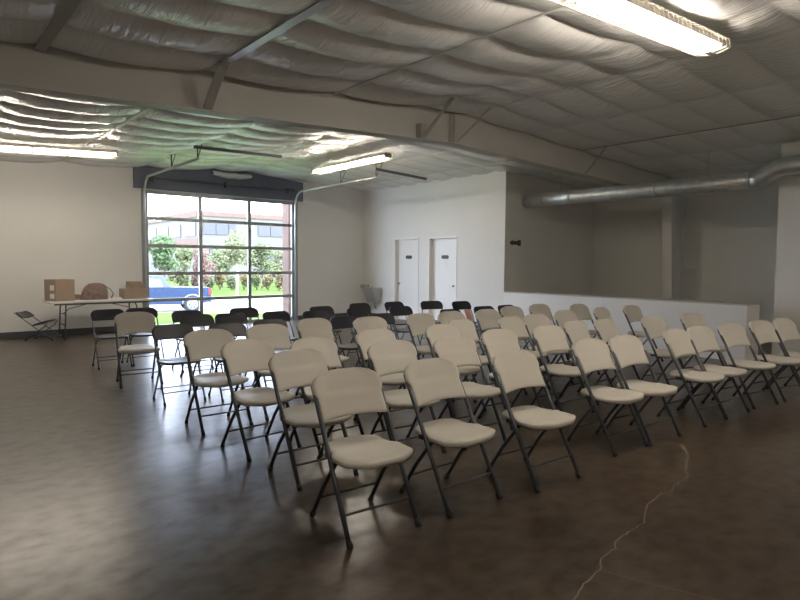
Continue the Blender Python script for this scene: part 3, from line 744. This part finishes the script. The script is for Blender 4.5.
def panel(pa,pb,u0,u1,z0,z1,m,name,off=.06):
    a=onface(pa,pb,u0);b=onface(pa,pb,u1); d=(b-a).normalized(); n=Vector((-d.y,d.x,0))
    if n.dot(a)>0: n=-n
    a=a+n*off;b=b+n*off; return facade(a,b,z0,z1,m,off-.01,name,bl)
panel(P0,PL,140,198.8,6.75,7.5,'brick','parapet',.15); panel(P0,PR,199.2,330,6.9,7.45,'brick','parapet',.15)
panel(P0,PL,140,198.8,2.9,4.3,'brick','brick_band',.08)
for u0,u1 in ((149.5,157.5),(160.5,169.5),(171.8,182),(185.5,197)):
    wq=panel(P0,PL,u0,u1,4.55,6.05,'officeglass','window',.1)
for u0,u1 in ((204,216.3),(216.8,228.5),(229.5,236),(258.5,270.2),(270.8,283),(300,312)): panel(P0,PR,u0,u1,4.75,6.1,'officeglass','window',.1)
for u0,u1 in ((266,273),(274.5,282),(210,222)): panel(P0,PR,u0,u1,2.0,3.3,'officeglass','window',.1)
# trees
def foliage(name,cx,blobs,m,n,sz,par):
    o=MB(); 
    for _ in range(n):
        b=random.choice(blobs); (bx,by,bz,br,bh)=b
        while True:
            q=Vector((random.uniform(-1,1),random.uniform(-1,1),random.uniform(-1,1)))
            if .35<q.length<1: break
        c=Vector((bx+q.x*br,by+q.y*br,bz+q.z*bh)); a=Vector((random.gauss(0,1),random.gauss(0,1),random.gauss(0,1))).normalized(); bb_=a.orthogonal().normalized()
        s=sz*random.uniform(.6,1.3); o.add([c-a*s,c+bb_*s*.6,c+a*s,c-bb_*s*.6],[(0,1,2,3)])
    return o.build(name,M[m],par)
def tree(u,D,z0,h,w,leaf,label,n=1500,sz=.16,trunk='bark',tr=.10,name='tree',trunk_h=.35,cat='tree'):
    p=at(u,D); t=thing(name,label,cat,(p.x,p.y,z0))
    s=MB(); s.tube([(0,0,0),(.05,0,h*trunk_h),(0,.05,h*.75)],[tr,tr*.75,tr*.3],8)
    for k in range(5):
        a=k*1.26; s.tube([(.03,0,h*(trunk_h*.8+.07*k)),(math.cos(a)*w*.3,math.sin(a)*w*.3,h*(trunk_h+.2+.08*k))],[tr*.45,tr*.15],6)
    s.build('trunk',M[trunk],t)
    bl_=[]
    for k in range(9):
        a=random.uniform(0,2*PI); rr=w*.5*random.uniform(0,.62); bl_.append((math.cos(a)*rr,math.sin(a)*rr,h*random.uniform(trunk_h+.14,.86),w*random.uniform(.2,.32),h*random.uniform(.09,.16)))
    foliage('foliage',0,bl_,leaf,n,sz,t); return t
tree(165,44,-.95,4.7,3.2,'leafgreen','broad bright green tree seen through the glazed door, above the truck cab',2400,.15,trunk_h=.08)
tree(183,48,-.9,3.9,2.4,'leafmid','smaller mid green tree behind the truck bed',1300,.14,trunk_h=.10)
tree(203,46,-.9,3.7,2.3,'leafred','reddish tree just behind the truck tailgate',1200,.13,trunk_h=.08)
tree(237,42,-1.0,5.0,2.5,'leafpale','young tree with pale slanting trunk on the grass beyond the road',1200,.12,'palebark',.09,trunk_h=.40)
tree(262,54,-.9,4.2,3.2,'leafmid','green tree in front of the office beside the young pale-trunked tree',1700,.15,trunk_h=.10)
tree(283,58,-.9,4.1,3.4,'leafpale','loose pale green tree beside the outside brick pier',1600,.15,trunk_h=.10)
tree(222,56,-.9,4.6,2.6,'leafmid','green tree rising behind the hedge shrubs near the building corner',1300,.15,trunk_h=.10)
for k,(u,lf) in enumerate(((184,'leafmid'),(196,'leafred'),(208,'leafmid'),(220,'leafyellow'),(232,'leafmid'),(244,'leafyellow'),(257,'leafmid'),(268,'leafyellow'),(279,'leafyellow'),(291,'leafmid'))):
    p=at(u,50.6); t=thing('shrub','low %s shrub in the bed along the office lawn, %s from the truck'%({'leafmid':'green','leafred':'reddish','leafyellow':'yellowish'}[lf],ordn[k]),'shrub',(p.x,p.y,-.9),0,'shrubs along the office lawn')
    s_=MB()
    for q in range(4): s_.tube([(0,0,0),(.3*math.cos(q*1.6),.3*math.sin(q*1.6),.9)],[.03,.01],5)
    s_.build('stem',M['bark'],t)
    foliage('foliage',0,[(random.uniform(-.12,.12),random.uniform(-.3,.3),random.uniform(.45,1.35),.37,.45) for _ in range(5)],lf,900,.10,t)
# pickup truck
tp=at(208.5,31); tl=at(88,28.5); dx=(tl-tp).normalized(); ang=math.atan2(dx.y,dx.x)
tk=thing('pickup_truck','blue crew-cab pickup truck parked across the lot outside the glazed door','truck',(tp.x,tp.y,-1.05),ang)
# local x forward (from tailgate), y: +left side. camera sees side facing it
def side_y():
    n=Vector((-math.sin(ang),math.cos(ang),0)); return 1 if n.dot(tp)<0 else -1
SY=side_y()
b=MB()
prof=[(0.02,.55),(0.0,1.22),(2.0,1.27),(2.02,1.27),(5.0,1.22),(5.75,1.10),(5.85,.80),(5.82,.50),(5.3,.42),(.6,.42)]
n=len(prof)
for hw in (.95,): b.add([(x,-hw,z) for x,z in prof]+[(x,hw,z) for x,z in prof],[tuple(range(n)),tuple(range(2*n-1,n-1,-1))]+[(i,(i+1)%n,(i+1)%n+n,i+n) for i in range(n)])
fix_normals(b.build('truck_body',M['pick'],tk))
b=MB(); cab=[(1.95,1.26),(2.2,1.78),(2.45,1.84),(3.6,1.85),(3.9,1.78),(4.55,1.25)]; n=len(cab)
b.add([(x,-.93+(.12 if z>1.5 else 0),z) for x,z in cab]+[(x,.93-(.12 if z>1.5 else 0),z) for x,z in cab],[tuple(range(n)),tuple(range(2*n-1,n-1,-1))]+[(i,(i+1)%n,(i+1)%n+n,i+n) for i in range(n)])
fix_normals(b.build('truck_cab',M['pick'],tk))
for x0,x1,x2,x3 in ((2.28,3.05,3.05,2.42),(3.15,4.25,3.85,3.15)):
    for s in (-1,1):
        b=MB(); b.add([(x0,s*.935,1.30),(x1,s*.935,1.30),(x2,s*.825,1.74),(x3,s*.825,1.74)],[(0,1,2,3)]); b.add([(x0,s*.925,1.30),(x1,s*.925,1.30),(x2,s*.815,1.74),(x3,s*.815,1.74)],[(3,2,1,0)]); b.build('side_window',M['carglass'],tk)
for x in (.92,4.6):
    for s in (-1,1):
        wv=MB(); wv.lathe((x,s*.84,.40),[(.30,-.12),(.385,-.11),(.40,-.06),(.40,.06),(.385,.11),(.30,.12)],28,'y'); wv=wv.build('wheel',M['tyre'],tk)
        rm=MB(); rm.lathe((x,s*.965,.40),[(.27,-.02),(.27,0),(.22,.012) if s>0 else (.22,-.012)],24,'y')
        rm.build('wheel_rim',M['rim'],wv)
        for k in range(6):
            a=k*PI/3; sp=MB(); sp.disc((x+.15*math.cos(a),s*.975,.40+.15*math.sin(a)),(0,s,0),.035,.035,.01,10); sp.build('rim_hole',M['tyre'],wv)
        ar=MB(); ar.tube([(x+.47*math.cos(a),s*.955,.42+.47*math.sin(a)) for a in [PI*k/14 for k in range(15)]],.035,6); ar.build('wheel_arch',M['rim'],tk)
for s in (-1,1): MB().box(-.02,.12,s*.95-.03,s*.95+.03,.90,1.18).build('tail_light',M['red'],tk)
MB().bbox(-.15,.05,-.9,.9,.45,.66,.03).build('rear_bumper',M['rim'],tk)
MB().bbox(5.75,5.95,-.93,.93,.42,.66,.03).build('front_bumper',M['rim'],tk)

# ------------------------------------------------------------------ light
wd=bpy.data.worlds.new('world'); bpy.context.scene.world=wd; wd.use_nodes=True; nt=wd.node_tree; bg=nt.nodes['Background']
sky=nt.nodes.new('ShaderNodeTexSky'); sky.sky_type='PREETHAM' if False else 'HOSEK_WILKIE'
sky.turbidity=9; sky.ground_albedo=.4; sky.sun_direction=Vector((.5,-.5,.6)).normalized()
mx=nt.nodes.new('ShaderNodeMix'); mx.data_type='RGBA'; mx.inputs['Factor'].default_value=.8
nt.links.new(sky.outputs[0],mx.inputs['A']); mx.inputs['B'].default_value=(.82,.92,1.16,1)
nt.links.new(mx.outputs['Result'],bg.inputs['Color']); bg.inputs['Strength'].default_value=13
su=bpy.data.lights.new('sun','SUN'); su.energy=3.5; su.angle=.05; su.color=(1,.96,.88)
so=bpy.data.objects.new('sun',su); C.objects.link(so); so.rotation_euler=Vector((-.45,.55,-.75)).to_track_quat('-Z','Y').to_euler()

sc=bpy.context.scene
sc.view_settings.view_transform='Standard'; sc.view_settings.look='None'; sc.view_settings.gamma=1; sc.view_settings.exposure=0.18
sc.view_settings.use_curve_mapping=False
sc.cycles.use_denoising=True; sc.cycles.max_bounces=10; sc.cycles.diffuse_bounces=6; sc.cycles.glossy_bounces=4; sc.cycles.transparent_max_bounces=12
sc.cycles.sample_clamp_indirect=6
